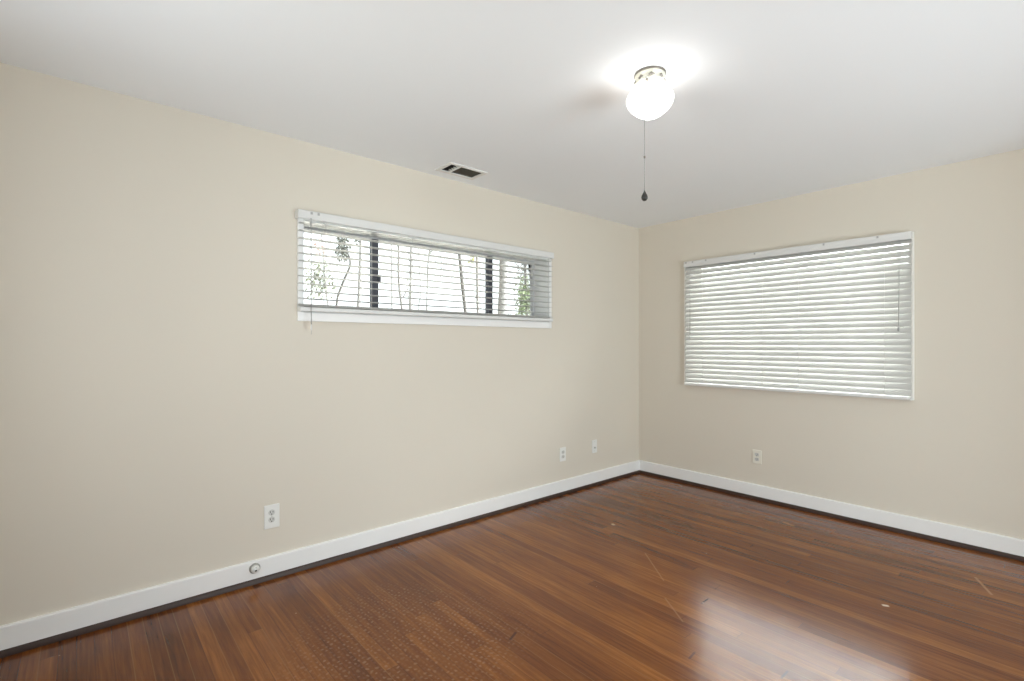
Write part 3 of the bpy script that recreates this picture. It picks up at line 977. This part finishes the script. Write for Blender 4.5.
def tree(label, path, r0, r1, mat, branches=5, height=9.0, seed=1, leaves=(), low=3.2):
    """path: points up the stem; the foot goes straight down from the first, the top on from the last.
    leaves: (count, material, box corner, box corner, size) clusters"""
    rng = random.Random(seed)
    P = [Vector(p) for p in path]
    foot = Vector((P[0].x, P[0].y, GZ - 0.25))
    root = thing('tree', label, 'tree', (foot.x, foot.y, GZ))
    ctrl = [foot] + P
    d = (P[-1] - P[-2]).normalized()
    d = (d + Vector((0, 0, 1.2))).normalized()
    top = P[-1].copy()
    while top.z < height:
        d = (d + Vector((rng.uniform(-.09, .09), rng.uniform(-.09, .09), 0.06))).normalized()
        top = top + d * 0.8
        ctrl.append(top.copy())
    pts = []                            # smooth the stem
    n = len(ctrl)
    for i in range(n - 1):
        a, b, c, e = ctrl[max(i - 1, 0)], ctrl[i], ctrl[i + 1], ctrl[min(i + 2, n - 1)]
        for k in range(4):
            t = k / 4
            pts.append(0.5 * ((2 * b) + (c - a) * t + (2 * a - 5 * b + 4 * c - e) * t * t + (3 * b - a - 3 * c + e) * t ** 3))
    pts.append(ctrl[-1])
    zmax = pts[-1].z
    rad = [r0 + (r1 - r0) * (p.z - GZ) / (zmax - GZ) for p in pts]
    rad = [r * (1 + 0.07 * math.sin(p.z * 7 + seed)) for r, p in zip(rad, pts)]
    mb = MB(); mb.tube(pts, rad, 9)
    mb.build('trunk', MAT[mat], root)
    hi = [k for k, p in enumerate(pts) if low < p.z < zmax - 0.6]
    for b in range(branches):
        k = rng.choice(hi)
        p = pts[k].copy()
        a = rng.uniform(0, 2 * PI)
        dd = Vector((math.cos(a), math.sin(a), rng.uniform(0.5, 1.3))).normalized()
        ln = rng.uniform(0.5, 1.2)
        r = rad[k] * 0.40
        bp, br2, tw = [p], [r], []
        for q in range(5):
            dd = (dd + Vector((rng.uniform(-.22, .22), rng.uniform(-.22, .22), rng.uniform(-.02, .25)))).normalized()
            p = p + dd * ln / 5
            bp.append(p.copy()); br2.append(r * (1 - 0.17 * (q + 1)))
            if q in (1, 3):
                d2 = (dd + Vector((rng.uniform(-1, 1), rng.uniform(-1, 1), rng.uniform(-.2, .6)))).normalized()
                tw.append([p - dd * r * 0.3, p + d2 * ln * 0.18, p + d2 * ln * 0.36 + Vector((0, 0, 0.03))])
        mb = MB()
        mb.tube(bp, br2, 6)
        for t in tw:
            mb.tube(t, [r * 0.4, r * 0.3, r * 0.15], 5)
        mb.build('branch', MAT[mat], root)
    for count, lmat, A, B, size in leaves:
        mb = MB()
        ctr = (Vector(A) + Vector(B)) / 2
        half = (Vector(B) - Vector(A)) / 2
        for _ in range(count):
            g = [max(-1.15, min(1.15, rng.gauss(0, 0.55))) for _ in range(3)]
            c = ctr + Vector((half.x * g[0], half.y * g[1], half.z * g[2]))
            nn = Vector((rng.uniform(-1, 1), rng.uniform(-1, 1), rng.uniform(-.3, 1))).normalized()
            u = nn.orthogonal().normalized()
            w = nn.cross(u)
            s = size * rng.uniform(0.6, 1.3)
            mb.add([c - u * s, c - w * s * 0.45 + nn * s * 0.1, c + u * s, c + w * s * 0.45 + nn * s * 0.1, c - nn * s * 0.1],
                   [(0, 1, 2, 3), (3, 2, 1, 4), (0, 3, 4), (1, 0, 4)])
        fo = mb.build('foliage', MAT[lmat], root, weld=False)
        fo['kind'] = 'stuff'
    return root


# stems seen through the long narrow window, left to right
tree('bushy grey-green sapling seen through the left end of the long window',
     [(-0.816, 6.041, 1.538), (-0.871, 6.089, 2.263), (-0.912, 6.125, 2.989)], 0.022, 0.010, 'bark_pale', 3, 4.6, 3,
     [(380, 'leaf_grey', (-1.14, 6.0, 2.15), (-0.70, 6.3, 2.75), 0.040), (40, 'leaf_pink', (-1.05, 5.95, 2.85), (-0.85, 6.2, 3.15), 0.045)])
tree('dark crooked tree with a leaf clump, in the left pane of the long window',
     [(-1.315, 4.488, 1.495), (-1.303, 4.478, 1.918), (-1.28, 4.458, 2.054), (-1.218, 4.404, 2.266), (-1.155, 4.35, 2.462),
      (-1.166, 4.359, 2.613), (-1.235, 4.419, 2.765), (-1.303, 4.478, 2.976)], 0.020, 0.011, 'bark_dark', 3, 5.5, 5,
     [(230, 'leaf_dark', (-1.33, 4.34, 2.56), (-1.15, 4.50, 2.90), 0.038), (26, 'leaf_dark', (-1.10, 4.30, 2.78), (-1.00, 4.40, 2.95), 0.03)])
tree('straight pale tree seen just left of the first dark window mullion',
     [(-0.012, 6.668, 1.566), (0.018, 6.641, 2.574), (0.034, 6.628, 3.481)], 0.040, 0.028, 'bark_pale', 4, 10, 8)
tree('thin pale sapling seen just right of the first dark window mullion',
     [(1.45, 8.047, 1.623), (1.446, 8.05, 2.7), (1.441, 8.055, 3.8)], 0.020, 0.012, 'bark_pale', 3, 8, 11)
t = tree('slender forked tree seen in the left half of the middle pane',
         [(1.162, 6.973, 1.595), (1.137, 6.995, 2.149), (1.104, 7.024, 2.482), (1.087, 7.038, 2.925), (1.087, 7.038, 3.546)], 0.030, 0.018, 'bark', 4, 9, 13)
mb = MB(); mb.tube([(1.110, 7.018, 2.42), (1.17, 6.97, 2.33), (1.235, 6.90, 2.50), (1.29, 6.85, 2.72)], [0.014, 0.015, 0.011, 0.006], 6)
mb.build('branch', MAT['bark'], t)
tree('mottled grey tree seen left of centre in the middle pane',
     [(2.289, 8.643, 1.652), (2.299, 8.635, 2.962), (2.309, 8.626, 4.01)], 0.045, 0.035, 'bark_pale', 6, 10, 17,
     [(90, 'leaf_grey', (2.18, 8.55, 2.2), (2.44, 8.75, 3.4), 0.030)])
tree('short curved sapling seen low in the middle pane beside the mottled tree',
     [(0.784, 5.712, 1.56), (0.807, 5.693, 1.995), (0.837, 5.667, 2.252), (0.837, 5.667, 2.39)], 0.015, 0.006, 'bark', 0, 2.5, 18)
tree('thin straight tree seen at the centre of the middle pane',
     [(0.769, 5.329, 1.552), (0.776, 5.323, 2.126), (0.79, 5.31, 2.797), (0.819, 5.285, 3.18), (0.834, 5.273, 3.467)], 0.013, 0.015, 'bark', 3, 8, 19,
     [(40, 'leaf_grey', (0.80, 5.24, 3.0), (0.86, 5.31, 3.3), 0.028)])
tree('dark leaning tree seen in the right half of the middle pane',
     [(0.794, 3.984, 1.352), (0.749, 4.023, 1.832), (0.716, 4.051, 2.209), (0.691, 4.073, 2.551), (0.665, 4.096, 2.894), (0.639, 4.118, 3.322)],
     0.034, 0.018, 'bark_dark', 4, 9, 23,
     [(60, 'leaf_blue', (0.40, 4.2, 2.45), (0.66, 4.5, 2.85), 0.026)])
tree('grey tree with a few yellow leaves seen left of the second dark mullion',
     [(3.324, 7.085, 1.638), (3.314, 7.093, 2.645), (3.305, 7.101, 3.653)], 0.036, 0.028, 'bark', 4, 10, 29,
     [(34, 'leaf_yellow', (3.13, 7.10, 3.33), (3.29, 7.25, 3.60), 0.05), (70, 'leaf_grey', (3.1, 7.0, 1.9), (3.5, 7.2, 3.0), 0.026)])
tree('thick grey tree seen in the right pane beside the second dark mullion',
     [(2.501, 5.151, 1.58), (2.517, 5.137, 2.427), (2.533, 5.123, 3.168)], 0.100, 0.075, 'bark_pale', 4, 11, 31,
     [(90, 'leaf_dark', (2.42, 4.98, 1.55), (2.60, 5.06, 2.15), 0.020)])
tree('leafy green tree seen at the right end of the long window',
     [(5.951, 8.115, 1.709), (5.928, 8.135, 2.918), (5.905, 8.155, 3.977)], 0.050, 0.03, 'bark', 4, 6.5, 37,
     [(950, 'leaf', (5.66, 7.95, 1.9), (6.15, 8.35, 3.2), 0.055), (170, 'leaf_dark', (5.6, 7.95, 3.1), (6.15, 8.35, 4.0), 0.040)])
